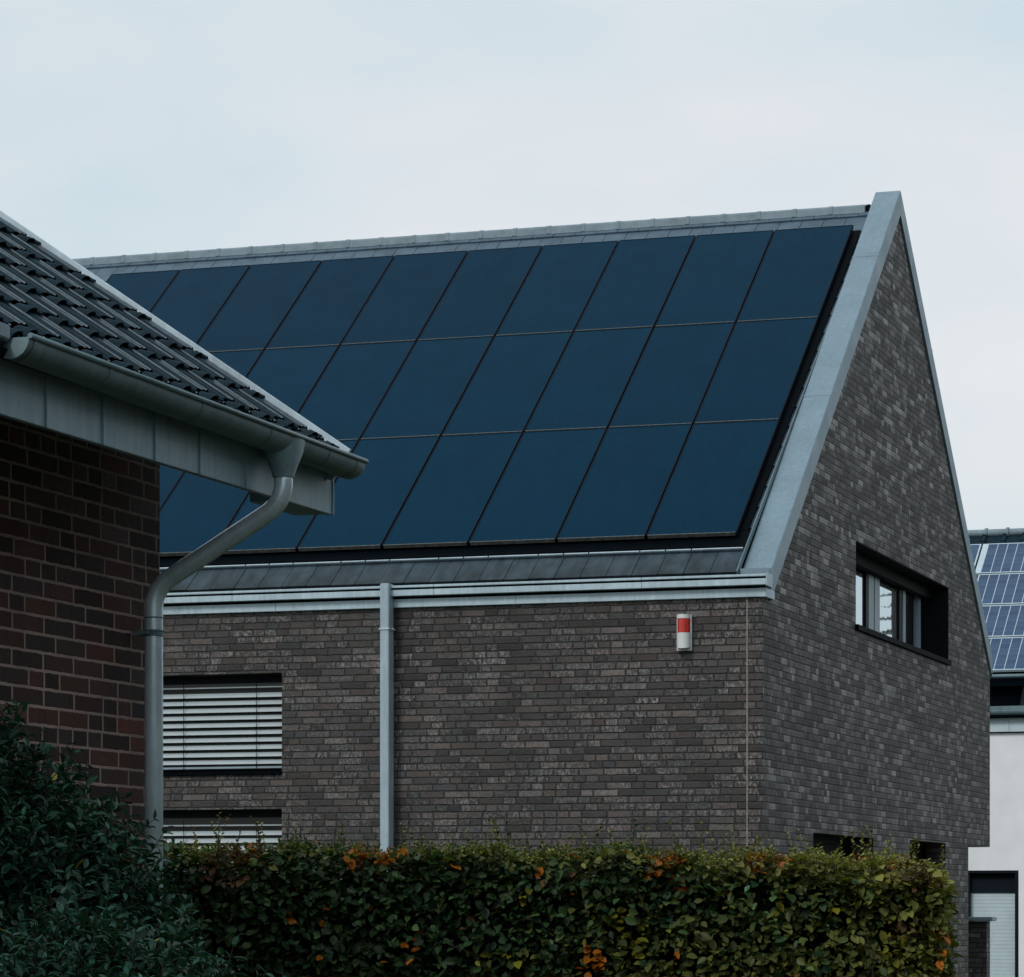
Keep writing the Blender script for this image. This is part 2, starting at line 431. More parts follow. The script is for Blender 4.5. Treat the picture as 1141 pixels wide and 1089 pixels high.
# roof tiles (both slopes, flat tiles laid as overlapping slabs)
def slope_pt(x, s, up, front=True):
    k = 1/math.sqrt(1+SL*SL); y = 27.3+s*k; z = 4.40+s*SL*k
    y -= up*SL*k; z += up*k
    if not front: y = 2*YR-y
    return (x, y, z)
SMAX = (YR-27.3)*math.sqrt(1+SL*SL)
t_ = MB(OFF)
TW, TG = .2375, .372
ncourse = int(SMAX/TG)+1
for front in (True, False):
    for r in range(ncourse):
        s0 = .135+r*TG; s1 = min(s0+TG+.06, SMAX-.02)
        if s1 <= s0+.05: continue
        x = -6.925 - (TW/2 if r % 2 else 0)
        xe = -6.925
        while xe > XL+.1:
            xs = x-TW if xe == x else x
            xs = max(xs, XL+.1)
            jz = random.uniform(-.002, .002)
            lo, hi = .030+jz, .008+jz
            a, bb = xs+.003, xe-.003
            P = [slope_pt(a, s0, lo-.022, front), slope_pt(bb, s0, lo-.022, front), slope_pt(bb, s1, hi-.022, front), slope_pt(a, s1, hi-.022, front),
                 slope_pt(a, s0, lo, front), slope_pt(bb, s0, lo, front), slope_pt(bb, s1, hi, front), slope_pt(a, s1, hi, front)]
            t_.hexa(P)
            xe = xs; x = xs
            if xs <= XL+.101: break
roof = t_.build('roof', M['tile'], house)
u = MB(OFF)     # sarking under the tiles
for front in (True, False):
    u.hexa([slope_pt(XL, 0, -.06, front), slope_pt(-6.9, 0, -.06, front), slope_pt(-6.9, SMAX, -.06, front), slope_pt(XL, SMAX, -.06, front),
            slope_pt(XL, 0, -.02, front), slope_pt(-6.9, 0, -.02, front), slope_pt(-6.9, SMAX, -.02, front), slope_pt(XL, SMAX, -.02, front)])
u.build('roof_underlay', M['black'], roof)
# bright strip below the panels paints the light caught on a tile course edge
st = MB(OFF)
x = -6.93
k_ = 0
while x > -17.8:
    x2 = x-TW*(1 if k_ % 3 else 2); k_ += 1
    a, c2 = x2+.006, x-.006
    st.hexa([slope_pt(a, .512, .034), slope_pt(c2, .512, .034), slope_pt(c2, .526, .034), slope_pt(a, .526, .034),
             slope_pt(a, .512, .046), slope_pt(c2, .512, .046), slope_pt(c2, .526, .046), slope_pt(a, .526, .046)])
    x = x2
st.build('tile_edge_glint', M['zinc_light'], roof)
fl = MB(OFF)    # black sheet flashing round the panel field
def slab(mb, x0, x1, s0, s1, u0, u1, m=0):
    mb.hexa([slope_pt(x0, s0, u0), slope_pt(x1, s0, u0), slope_pt(x1, s1, u0), slope_pt(x0, s1, u0),
             slope_pt(x0, s0, u1), slope_pt(x1, s0, u1), slope_pt(x1, s1, u1), slope_pt(x0, s1, u1)], m)
slab(fl, -15.7, -6.915, .535, .80, .036, .052)
slab(fl, -7.06, -6.945, .80, 6.80, .036, .056)
fl.build('panel_flashing', M['black'], roof)
# ridge caps
rc = MB(OFF)
L = .386; x = -6.985; zt = 8.898
i = 0
while x > XL-.05:
    x2 = x-L
    e = .006
    for (xa, xb, g_) in ((x2, x, 0), (x2-.004, x2+.045, .008)):
        prof = [(-.115, zt-.095), (-.108, zt-.02), (-.085, zt), (.085, zt), (.108, zt-.02), (.115, zt-.095)]
        prof = [(a*(1+g_*5), z_+g_*.6) for a, z_ in prof]
        rc.prism([(0, YR+a, z_) for a, z_ in prof], (xa+ (e if g_ == 0 else 0), 0, 0), (xb, 0, 0))
    x = x2
ridge = rc.build('ridge_cap', M['ridge'], house, bevel=.004)
ec = MB(OFF); ec.tube([(-6.984, YR, zt-.07), (-6.95, YR, zt-.07)], .085, 24); ec.build('ridge_end_plate', M['black'], house)
# zinc verge coping on the gable
vt = MB(OFF)
def coping(y0, y1, m=0, x0=-6.902, x1=XG+.022):
    zt_ = lambda y: 9.045-.79*abs(y-33.24)
    hh = .262
    P = [(x0, y0, zt_(y0)-hh), (x1, y0, zt_(y0)-hh), (x1, y1, zt_(y1)-hh), (x0, y1, zt_(y1)-hh),
         (x0, y0, zt_(y0)), (x1, y0, zt_(y0)), (x1, y1, zt_(y1)), (x0, y1, zt_(y1))]
    vt.hexa(P, m)
coping(27.50, 33.24); coping(33.24, 38.86)
vt.box(-6.90, XG+.03, 27.42, 27.60, 4.40, 4.535)        # foot of the coping
verge = vt.build('verge_trim', M['zinc'], house, bevel=.006)
# folded seams across the coping sheets
for y in (29.9, 32.1, 35.0, 37.3):
    z_ = 9.045-.79*abs(y-33.24)
    sm = MB(OFF); sm.hexa([(-6.904, y, z_+.001), (XG+.025, y, z_+.001), (XG+.025, y+.012, z_+.01), (-6.904, y+.012, z_+.01),
             (-6.904, y, z_+.005), (XG+.025, y, z_+.005), (XG+.025, y+.012, z_+.014), (-6.904, y+.012, z_+.014)]); sm.build('seam', M['zinc'], verge)
# inner upstand between tiles and coping
ins = MB(OFF)
ins.hexa([slope_pt(-6.913, .1, .0), slope_pt(-6.904, .1, .0), slope_pt(-6.904, 7.2, .0), slope_pt(-6.913, 7.2, .0),
          slope_pt(-6.913, .1, .055), slope_pt(-6.904, .1, .055), slope_pt(-6.904, 7.2, .055), slope_pt(-6.913, 7.2, .055)])
ins.build('roof_upstand', M['zinc_dark'], roof)

# box gutter and fascia
gt = MB(OFF)
x = -6.605
cuts = [-6.605, -7.72, -9.65, -11.6, -13.6, -15.6, -17.6, -18.5]
for a, bb in zip(cuts[1:], cuts[:-1]):
    gt.box(a+.0015, bb-.0015, YF-.10, YF+.06, 4.366, 4.420)
    gt.box(a+.0015, bb-.0015, YF-.105, YF-.06, 4.438, 4.460)
gt.box(-6.604, -6.592, YF-.107, YF+.10, 4.355, 4.470)
gutter = gt.build('gutter', M['zinc_pale'], house, bevel=.003)
fs = MB(OFF)
for a, bb in zip([-8.9, -11.2, -13.4, -15.7, -18.5], [-6.625, -8.9, -11.2, -13.4, -15.7]):
    fs.box(a+.001, bb-.001, YF-.034, YF+.02, 4.268, 4.343)
fs.box(-6.68, -6.622, YF-.035, YF+.30, 4.266, 4.345)
fs.build('fascia', M['zinc_pale'], house, bevel=.003)
gs = MB(OFF); gs.box(-18.5, -6.62, YF-.06, YF+.05, 4.425, 4.443); gs.box(-18.5, -6.63, YF-.02, YF+.05, 4.343, 4.362); gs.build('gutter_gap_shade', M['black'], gutter)  # black filler strips give the gutter gaps their painted shade

# square downpipe with its clip
dp = MB(OFF); dp.box(-10.138, -10.055, YF-.165, YF-.03, .2, 4.478); pipe = dp.build('downpipe', M['zinc_mid'], house, bevel=.006)
cl = MB(OFF); cl.box(-10.146, -10.047, YF-.173, YF-.001, 4.062, 4.078); cl.box(-10.046, -10.030, YF-.11, YF-.09, 4.06, 4.08)
cl.build('pipe_clip', M['zinc_light'], pipe, bevel=.002)

# blind windows
def blind_window(W_, nsl, ztop):
    u0, u1, z0, z1 = W_
    f = MB(OFF)
    f.box(u0, u1, YF+.23, YF+.28, z1-.07, z1); f.box(u0, u1, YF+.23, YF+.28, z0, z0+.06)
    f.box(u0, u0+.06, YF+.23, YF+.28, z0+.06, z1-.07); f.box(u1-.06, u1, YF+.23, YF+.28, z0+.06, z1-.07)
    win = f.build('window', M['frame_dark'], house)
    p_ = MB(OFF); p_.box(u0+.06, u1-.06, YF+.25, YF+.26, z0+.06, z1-.07); p_.build('pane', M['glass_dark'], win)
    s_ = MB(OFF); s_.box(u0-.0, u1, YF-.025, YF+.23, z0, z0+.03); s_.build('sill', M['black'], win, bevel=.003)
    b_ = MB(OFF); n = 6
    for k in range(nsl):
        zc = ztop-k*.0681
        if k == 0: zc += .004
        pts = []
        tilt = R(50+random.uniform(-2.5, 2.5)) if k else R(15)
        for q in range(n+1):
            s = (q/n-.5)*.054
            bow = .006*(1-(2*q/n-1)**2)
            # chord runs from inside/top to outside/bottom, bowed outward
            yy = YF+.13 - s*math.cos(tilt) - bow*math.sin(tilt)
            zz = zc - s*math.sin(tilt) + bow*math.cos(tilt)
            pts.append((yy, zz))
        tw = random.uniform(-.0012, .0012)
        for q in range(n):
            (ya, za), (yb_, zb) = pts[q], pts[q+1]
            b_.quad([(u0+.012, ya, za+tw), (u1-.010, ya, za-tw), (u1-.010, yb_, zb-tw), (u0+.012, yb_, zb+tw)], 0, True)
            b_.quad([(u0+.012, ya, za+tw-.0012), (u0+.012, yb_, zb+tw-.0012), (u1-.010, yb_, zb-tw-.0012), (u1-.010, ya, za-tw-.0012)], 0, True)
    zb_ = ztop-(nsl-1)*.0681-.062
    b_.box(u0+.012, u1-.010, YF+.11, YF+.15, zb_, zb_+.018, 1)
    bl = b_.build('blind', [M['slat'], M['frame_grey']], win, recalc=False)
    for xx in (-12.17, -11.445): cd = MB(OFF); cd.box(xx-.0025, xx+.0025, YF+.098, YF+.102, zb_, ztop+.05); cd.build('ladder_cord', M['black'], bl)
blind_window(WU, 11, 3.592)
blind_window(WL, 14, 2.325)

# gable window with three lights
xg = XG-.30
f = MB(OFF)
z0, z1 = GW[2]+.03, GW[3]
f.box(xg-.06, xg, GW[0], GW[1], z1-.10, z1); f.box(xg-.06, xg, GW[0], GW[1], z0, z0+.11)
for a, bb in ((GW[0], 31.25), (33.15, 33.41), (33.45, 33.72), (34.97, 35.12), (35.85, 35.99)):
    f.box(xg-.06, xg+.003, a, bb, z0+.11, z1-.10)
gwin = f.build('window', M['frame_grey'], house, bevel=.004)
for a, bb in ((33.05, 33.148), (33.412, 33.448), (34.80, 34.968), (35.992, 36.084)): f = MB(OFF); f.box(xg-.06, xg-.004, a, bb, z0+.11, z1-.10); f.build('sash_gasket', M['frame_dark'], gwin)
for a, bb in ((31.25, 33.05), (33.72, 34.80), (35.12, 35.85)):
    p_ = MB(OFF); p_.box(xg-.035, xg-.025, a, bb, z0+.11, z1-.10)
    p_.build('pane', M['glass'], gwin)
s_ = MB(OFF); s_.box(xg-.02, XG+.035, GW[0]-.04, GW[1]+.0, z0-.055, z0); s_.build('sill', M['black'], gwin, bevel=.004)
hb = MB(OFF); hb.box(xg+.004, xg+.10, GW[0]+.002, GW[1]-.014, z1-.125, z1-.014); hb.build('head_shade_box', M['soffit'], gwin)  # dark box that paints the shade over the window head
rv = MB(OFF)
rv.box(xg, XG-.004, GW[1]-.012, GW[1]-.001, z0, z1-.013); rv.box(xg, XG-.004, GW[0]+.001, GW[1]-.001, z1-.012, z1-.001)
rv.build('reveal_lining', M['soffit'], gwin)
for G in (G1, G2):
    xg2 = XG-.22
    f = MB(OFF)
    f.box(xg2-.05, xg2, G[0], G[1], G[3]-.07, G[3]); f.box(xg2-.05, xg2, G[0], G[1], G[2], G[2]+.07)
    nn = 2 if G is G1 else 1
    for q in range(nn+1):
        c_ = G[0]+.03+(G[1]-G[0]-.06)*q/nn
        f.box(xg2-.05, xg2+.002, c_-.03, c_+.03, G[2]+.07, G[3]-.07)
    wn_ = f.build('window', M['black'], house)
    p_ = MB(OFF); p_.box(xg2-.03, xg2-.02, G[0]+.06, G[1]-.06, G[2]+.07, G[3]-.07); p_.build('pane', M['black'], wn_)

# ------------------------------------------------------------------ solar panels of the main roof
TILT = math.atan(SL)
PW, PL, PX, PS = .8390, 2.052, -7.012, .672
def make_panel():
    rt = root('solar_panel', (0, 0, 0), '', 'solar panel')
    w_, l_, h_ = PW-.015, PL-.012, .035
    f = MB()
    fw = .009
    f.box(0, fw, 0, l_, 0, h_); f.box(w_-fw, w_, 0, l_, 0, h_)
    f.box(fw, w_-fw, 0, .008, 0, h_+.001, 1); f.box(fw, w_-fw, l_-.007, l_, 0, h_)
    f.build('frame', [M['pv_frame'], M['pv_lit_edge']], rt)
    gq = MB(); gq.box(fw, w_-fw, .008, l_-.007, .006, h_-.003); gq.build('glass', M['pv'], rt)
    return rt
proto = make_panel()
rows = ['bottom', 'middle', 'top']
ordn = ['rightmost', 'second from the right', 'third from the right', 'fourth from the right', 'fifth from the right', 'sixth from the right',
        'seventh from the right', 'eighth from the right', 'ninth from the right', 'leftmost']
first = True
for r in range(3):
    for c in range(10):
        o = proto if first else copy_tree(proto); first = False
        x = PX-(c+1)*PW+.010
        o.location = slope_pt(x, PS+r*PL, .078+random.uniform(-.0015, .0015))
        o.rotation_euler = (TILT, 0, 0)
        pos = ordn[c]
        tag(o, f'dark blue panel, {pos} in the {rows[r]} row of the brick house roof', 'solar panel', 'dark solar panels on the brick house roof')

# junction clamps in the gap beside the top right panel
# ------------------------------------------------------------------ alarm siren
sx, sz = -7.354, 3.815
al = root('alarm_siren', (sx, YF-.002, sz), 'white and red cylindrical alarm siren mounted high on the dark brick wall', 'alarm siren')
def halfcyl(z0, z1, r, m, name, slant=0):
    q = MB(); n = 18
    for i in range(n):
        a0, a1 = math.pi*i/n, math.pi*(i+1)/n
        def pt(a, z): return (-math.cos(a)*r, -.035-math.sin(a)*r*1.15, z)
        def zz(a): return z0+slant*(1-math.sin(a))*0+ (slant*math.sin(a))
        q.quad([pt(a0, zz(a0)), pt(a1, zz(a1)), pt(a1, z1), pt(a0, z1)], 0, True)
    top = [(-math.cos(math.pi*i/n)*r, -.035-math.sin(math.pi*i/n)*r*1.15, z1) for i in range(n+1)]
    q.quad(top); q.quad([(p[0], p[1], z0+slant*math.sin(math.pi*i/n)) for i, p in enumerate(top)][::-1], 1)
    q.quad([(-r, -.035, z0), (-r, -.035, z1), (r, -.035, z1), (r, -.035, z0)])
    return q.build(name, [m, M['black']], al)
bp = MB(); bp.box(-.066, .066, -.035, 0, -.0, .315); bp.build('back_plate', M['white_plastic'], al, bevel=.004)
halfcyl(.030, .155, .060, M['white_plastic'], 'housing', -.012)
halfcyl(.157, .278, .057, M['red'], 'strobe_lens')
halfcyl(.280, .315, .058, M['white_plastic'], 'cap')

# ================================================================== LEFT HOUSE (yawed a little against the main one)
DEL = -R(.716)
def rotd(p): c, s = math.cos(DEL), math.sin(DEL); return (c*p[0]-s*p[1], s*p[0]+c*p[1], p[2])
XW, YC = -5.675, 12.116
XF = -5.108; XGC = -5.018
LO = (XW, YC, 0)
lh = root('brick_bungalow', rotd(LO), 'red brown brick house corner at left with ribbed dark tiles and round zinc gutter', 'house', (0, 0, DEL))
m = MB(LO)
m.quad([(XW, 3, 0), (XW, YC, 0), (XW, YC, 3.72), (XW, 3, 3.72)])
m.quad([(XW, YC, 0), (-13.5, YC, 0), (-13.5, YC, 3.72), (-9.6, YC, 6.4), (XW, YC, 3.72)])
m.quad([(XW, 3, 0), (XW, 3, 3.72), (-13.5, 3, 3.72), (-13.5, 3, 0)])
m.quad([(-13.5, 3, 0), (-13.5, 3, 3.72), (-13.5, YC, 3.72), (-13.5, YC, 0)])
m.build('wall', M['brick_left'], lh, recalc=False)
MS = .68; YV = 12.565; KS = 1/math.sqrt(1+MS*MS)
def lp(y, s, up):      # point on the left roof: s = distance up the slope from the eave line
    return (-5.068-s*KS+up*MS*KS, y, 3.478+s*MS*KS+up*KS)
# profiled tiles
prof = [(0, .002), (.03, .008), (.07, .026), (.13, .038), (.20, .041), (.27, .040), (.32, .038), (.325, .043), (.37, .043), (.385, .040), (.46, .042), (.465, .048), (.51, .048), (.525, .043), (.65, .028), (.78, .010), (.9, .002), (1.0, .002)]
tg, tw = .3145, .25
tm = MB(LO)
NR = 13
for r in range(-1, NR):
    s0 = .04+r*tg; s1 = s0+tg+.05
    if r == -1: s0 = -.05; s1 = .09
    y = YV-.030
    for c in range(18):
        if y-tw < 8.3: break
        jj = random.uniform(-.002, .002)
        for q in range(len(prof)-1):
            a, b_ = prof[q], prof[q+1]
            ya, yb_ = y-tw+a[0]*tw, y-tw+b_[0]*tw
            lift = .006
            la, lb = lift+a[1]+jj+(.012 if .04 < a[0] < .30 else 0), lift+b_[1]+jj+(.012 if .04 < b_[0] < .30 else 0); ha, hb = a[1]*.9+jj, b_[1]*.9+jj
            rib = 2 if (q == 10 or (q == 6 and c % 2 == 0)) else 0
            # upper face: front edge lifted over the course below; roll opens out at the lower end
            tm.quad([lp(ya, s0, la), lp(yb_, s0, lb), lp(yb_, s0+.06, hb+.004), lp(ya, s0+.06, ha+.004)], 0, False)
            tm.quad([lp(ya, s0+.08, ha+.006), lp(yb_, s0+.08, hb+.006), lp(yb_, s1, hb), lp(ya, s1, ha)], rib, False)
            # front edge, left open under the roll
            open_ = .02 <= (a[0]+b_[0])/2 <= .32
            th = .006 if open_ else .012
            tm.quad([lp(ya, s0, la-th), lp(yb_, s0, lb-th), lp(yb_, s0, lb), lp(ya, s0, la)])
            if open_: tm.quad([lp(ya, s0+.015, -.0), lp(yb_, s0+.015, -.0), lp(yb_, s0+.015, lb-.004), lp(ya, s0+.015, la-.004)], 1)  # dark face paints the shade inside the open roll
        y -= tw
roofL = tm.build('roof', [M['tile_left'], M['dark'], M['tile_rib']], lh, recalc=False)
ul = MB(LO)
ul.hexa([lp(4, -.06, -.05), lp(YV-.03, -.06, -.05), lp(YV-.03, 5.5, -.05), lp(4, 5.5, -.05), lp(4, -.06, -.012), lp(YV-.03, -.06, -.012), lp(YV-.03, 5.5, -.012), lp(4, 5.5, -.012)])
ul.build('roof_boarding', M['soffit'], roofL)
us = MB(LO)   # far slope of the same roof
rx, rz_ = lp(0, 5.5, .05)[0], lp(0, 5.5, .05)[2]
us.hexa([(rx, 4, rz_-.06), (rx, YV, rz_-.06), (rx-4.4, YV, rz_-3.05), (rx-4.4, 4, rz_-3.05), (rx, 4, rz_), (rx, YV, rz_), (rx-4.4, YV, rz_-3), (rx-4.4, 4, rz_-3)])
us.build('roof_slope', M['tile_left'], lh)
# verge: zinc strip with upstand
vg = MB(LO)
vg.hexa([lp(YV-.085, -.03, .002), lp(YV-.012, -.03, .002), lp(YV-.012, 5.5, .002), lp(YV-.085, 5.5, .002), lp(YV-.085, -.03, .012), lp(YV-.012, -.03, .022), lp(YV-.012, 5.5, .022), lp(YV-.085, 5.5, .012)])
vgo = vg.build('verge_trim', M['zinc'], lh)
vg = MB(LO)
vg.hexa([lp(YV-.012, -.04, -.10), lp(YV-.001, -.04, -.10), lp(YV-.001, 5.5, -.10), lp(YV-.012, 5.5, -.10), lp(YV-.014, -.04, .056), lp(YV-.001, -.04, .056), lp(YV-.001, 5.5, .056), lp(YV-.014, 5.5, .056)])
vg.build('verge_flange', M['zinc_light'], vgo, bevel=.002)
# fascia: sheets with folded joints
fa = MB(LO)
js = [8.0, 8.75, 9.18, 9.58, 9.993, 10.432, 10.866, 11.266, 11.70, 12.614]
fa.box(XF-.03, XF, 8.0, 12.614, 3.240, 3.455)
for y in js[1:-1]:
    fa.box(XF, XF+.007, y-.011, y+.011, 3.238, 3.455)
fa.box(XF, XF+.006, 12.602, 12.616, 3.238, 3.455)
fa.box(XF-.17, XF-.03, 12.13, 12.614, 3.243, 3.44)
fasc = fa.build('fascia', M['zinc_fascia'], lh, bevel=.002)
# half round gutter
gm = MB(LO); r_g = .070
gz0, gz1 = 3.472, 3.450
ny = 24; na = 14
y0g, y1g = 9.555, 12.575
def gp_(y, a, rr):
    z_ = gz0+(gz1-gz0)*(y-y0g)/(y1g-y0g)
    return (XGC-math.cos(a)*rr, y, z_-math.sin(a)*rr)
for i in range(ny):
    ya, yb_ = y0g+(y1g-y0g)*i/ny, y0g+(y1g-y0g)*(i+1)/ny
    for k in range(na):
        a0, a1 = math.pi*k/na, math.pi*(k+1)/na
        gm.quad([gp_(ya, a0, r_g), gp_(ya, a1, r_g), gp_(yb_, a1, r_g), gp_(yb_, a0, r_g)], 0, True)
        gm.quad([gp_(ya, a0, r_g-.003), gp_(yb_, a0, r_g-.003), gp_(yb_, a1, r_g-.003), gp_(ya, a1, r_g-.003)], 0, True)
# flat near end cap, domed far end
gm.quad([gp_(y0g, math.pi*k/na, r_g) for k in range(na+1)])
for e_ in range(4):
    f0, f1 = e_/4, (e_+1)/4
    ra, rb = r_g*math.cos(f0*math.pi/2), r_g*math.cos(f1*math.pi/2)
    da, db = .05*math.sin(f0*math.pi/2), .05*math.sin(f1*math.pi/2)
    for k in range(na):
        a0, a1 = math.pi*k/na, math.pi*(k+1)/na
        gm.quad([gp_(y1g+da, a0, ra), gp_(y1g+da, a1, ra), gp_(y1g+db, a1, rb), gp_(y1g+db, a0, rb)], 0, True)
gutL = gm.build('gutter', M['zinc_dark'], lh, recalc=False, merge=True)
rm = MB(LO)
rm.tube([(XGC+r_g+.004, y0g, gz0+.004), (XGC+r_g+.004, y1g+.01, gz1+.004), (XGC+.04, y1g+.045, gz1+.004)], .0095, 12)
rm.build('gutter_bead', M['zinc_dark'], gutL)
for y in (9.60, 10.17, 10.95, 11.60, 12.20, 12.50):
    sg = MB(LO)   # soldered gutter joint
    z_ = gz0+(gz1-gz0)*(y-y0g)/(y1g-y0g)
    for k in range(na):
        a0, a1 = math.pi*k/na, math.pi*(k+1)/na
        sg.quad([gp_(y-.008, a0, r_g+.002), gp_(y-.008, a1, r_g+.002), gp_(y+.008, a1, r_g+.002), gp_(y+.008, a0, r_g+.002)], 0, True)
    sg.build('gutter_joint', M['zinc_dark'], gutL, recalc=False)
# outlet funnel
YP = 11.868
fn = MB(LO); n = 28
def ring(z, rx_, ry_, cx=0): return [(XGC+cx+math.cos(2*math.pi*k/n)*rx_, YP+math.sin(2*math.pi*k/n)*ry_, z) for k in range(n)]
rg = [ring(3.452, .078, .150), ring(3.40, .070, .112), ring(3.345, .054, .070), ring(3.318, .046, .050), ring(3.30, .043, .043)]
for a, bb in zip(rg[:-1], rg[1:]):
    for k in range(n): fn.quad([a[k], a[(k+1) % n], bb[(k+1) % n], bb[k]], 0, True)
fn.build('gutter_outlet', M['zinc_fascia'], gutL, recalc=True, merge=True)
# swan-neck downpipe
XP = -5.585
def arc_path(pts, rad, n=9):
    out = [Vector(pts[0])]
    for i in range(1, len(pts)-1):
        p, a, c = Vector(pts[i]), Vector(pts[i-1]), Vector(pts[i+1])
        d0 = (a-p).normalized(); d1 = (c-p).normalized()
        A = p+d0*rad; B = p+d1*rad
        for k in range(n+1):
            t = k/n; out.append(A*(1-t)**2+p*2*t*(1-t)+B*t*t)
    out.append(Vector(pts[-1])); return out
pp = arc_path([(XGC, YP, 3.33), (XGC, YP, 3.20), (XP, YP, 2.875), (XP, YP, .15)], .085)
dm = MB(LO); dm.tube(pp, .0375, 28); pipeL = dm.build('downpipe', M['zinc_round'], lh, recalc=False)
cm = MB(LO)
cm.tube([(XP, YP, 2.70), (XP, YP, 2.708)], .0415, 28); cm.tube([(XP, YP, 2.682), (XP, YP, 2.690)], .0415, 28)
cm.tube([(XP, YP, 2.688), (XP, YP, 2.702)], .0395, 28); cm.box(XW, XP-.02, YP-.010, YP+.010, 2.685, 2.705); cm.box(XP-.04, XP+.0, YP-.06, YP-.03, 2.688, 2.702)
cm.build('pipe_clip', M['zinc_dark'], pipeL)
cm = MB(LO); cm.tube([(XP, YP, 2.755), (XP, YP, 2.76)], .0395, 28); cm.build('pipe_collar', M['zinc_dark'], pipeL)
# zinc box at the near end of the eave
nb = MB(LO); nb.hexa([(-5.35, 9.0, 3.435), (-4.935, 9.0, 3.435), (-4.935, 9.4, 3.435), (-5.35, 9.4, 3.435), (-5.35, 9.0, 3.60), (-4.935, 9.0, 3.482), (-4.935, 9.4, 3.482), (-5.35, 9.4, 3.60)])
nb.build('eave_flashing', M['zinc'], lh, bevel=.004)

# ================================================================== WHITE HOUSE BEHIND (right)
BY = 47.5
BO = (-8.5, BY, 0)
bh = root('white_house', BO, 'white rendered house with a roof of blue panels behind the brick gable on the right', 'house')
q = MB(BO)
WB = (-8.60, -7.724, .2, 2.103)
wall_face(q, 'y', BY, [(-12, 0), (-5, 0), (-5, 4.13), (-12, 4.13)], [(*WB, .35)])
q.quad([(-5, BY, 0), (-5, BY, 4.13), (-5, 58, 4.13), (-5, 58, 0)])
q.quad([(-12, BY, 0), (-12, BY, 4.13), (-12, 60, 4.13), (-12, 60, 0)])
q.build('wall', M['render'], bh, recalc=False)
q = MB(BO)
for a in np.arange(-12.16, -6, 1.0):
    q.box(a+.304+.003, a+1.304-.003, BY-.06, BY-.02, 4.145, 4.345)
q.build('fascia_panel', M['fascia_panel'], bh)
q = MB(BO); q.box(-12, -4.95, BY-.02, BY+.04, 4.13, 4.36); q.box(-12.1, -4.9, BY-.18, BY+.1, 4.365, 4.385); q.build('soffit', M['black'], bh)
q = MB(BO); q.tube([(-12.2, BY-.13, 4.44), (-4.85, BY-.13, 4.44)], .07, 20); q.box(-12.2, -4.85, BY-.20, BY-.05, 4.46, 4.515)
q.build('gutter', M['zinc_dark'], bh)
q = MB(BO); q.box(-12, -5, BY+.1, 49.75, 4.38, 4.50); q.box(-12, -5, 49.75, 49.85, 4.5, 5.3); q.build('shaded_upper_wall', M['black'], bh)  # wall blackened to put the shade under the eave into its colour
for a in np.arange(-11.6, -5.3, .9):
    q = MB(BO); q.prism([(a, 49.2, 4.5), (a, 49.7, 4.5), (a, 49.7, 5.05)], (0, 0, 0), (.08, 0, 0)); q.build('eave_bracket', M['frame_dark'], bh)
# window with roller shutter
q = MB(BO); u0, u1, z0, z1 = WB
q.box(u0, u1, BY+.002, BY+.3, z1-.04, z1-.002); q.box(u1-.055, u1-.002, BY+.004, BY+.3, z0, z1-.04); q.box(u0+.002, u0+.15, BY+.03, BY+.3, z0, z1-.04)
q.box(u0+.15, u1-.055, BY+.10, BY+.3, 1.775, z1-.04)
bw = q.build('window', M['frame_dark'], bh)
q = MB(BO)
for i in range(30):
    zz = 1.775-.055*i
    q.box(u0+.15, u1-.057, BY+.12, BY+.14, zz-.052, zz)
    q.box(u0+.15, u1-.057, BY+.125, BY+.135, zz-.055, zz-.052)
q.build('roller_shutter', M['fascia_panel'], bw)
# roof plane
BM = .69; BK = 1/math.sqrt(1+BM*BM); BT = math.atan(BM)
def bp_(x, s, up): return (x, 49.5+s*BK-up*BM*BK, 5.17+s*BM*BK+up*BK)
q = MB(BO)
def bslab(x0, x1, s0, s1, a, b2): q.hexa([bp_(x0, s0, a), bp_(x1, s0, a), bp_(x1, s1, a), bp_(x0, s1, a), bp_(x0, s0, b2), bp_(x1, s0, b2), bp_(x1, s1, b2), bp_(x0, s1, b2)])
bslab(-14, -4.8, -.05, 4.62, -.22, -.10)
top = bp_(0, 4.62, -.10)
q.hexa([(-14, top[1], top[2]-.1), (-4.8, top[1], top[2]-.1), (-4.8, top[1]+4, top[2]-2.9), (-14, top[1]+4, top[2]-2.9), (-14, top[1], top[2]), (-4.8, top[1], top[2]), (-4.8, top[1]+4, top[2]-2.8), (-14, top[1]+4, top[2]-2.8)])
for a in np.arange(-13.9, -5, .33):
    for s_0 in np.arange(4.16, 4.6, .2):
        q.hexa([bp_(a, s_0, -.10), bp_(a+.1, s_0, -.10), bp_(a+.1, s_0+.2, -.10), bp_(a, s_0+.2, -.10), bp_(a+.02, s_0, -.045), bp_(a+.08, s_0, -.045), bp_(a+.08, s_0+.2, -.06), bp_(a+.02, s_0+.2, -.06)])
bro = q.build('roof', M['tile_left'], bh)
q = MB(BO); bslab(-9.175, -9.075, 3.105, 4.10, -.02, .035); q.build('cable_cover', M['zinc_light'], bro)
q = MB(BO)
q.tube([(-14, top[1]+.02, top[2]+.05), (-4.8, top[1]+.02, top[2]+.05)], .065, 16)
for a in np.arange(-13.85, -5, .355): q.tube([(a, top[1]+.02, top[2]+.05), (a+.045, top[1]+.02, top[2]+.05)], .088, 16)
q.build('ridge_cap', M['ridge'], bro)
q = MB(BO)
q.tube([bp_(-14, -.07, -.03), bp_(-4.8, -.07, -.03)], .033, 14)
q.build('eave_gutter', M['zinc_dark'], bh)
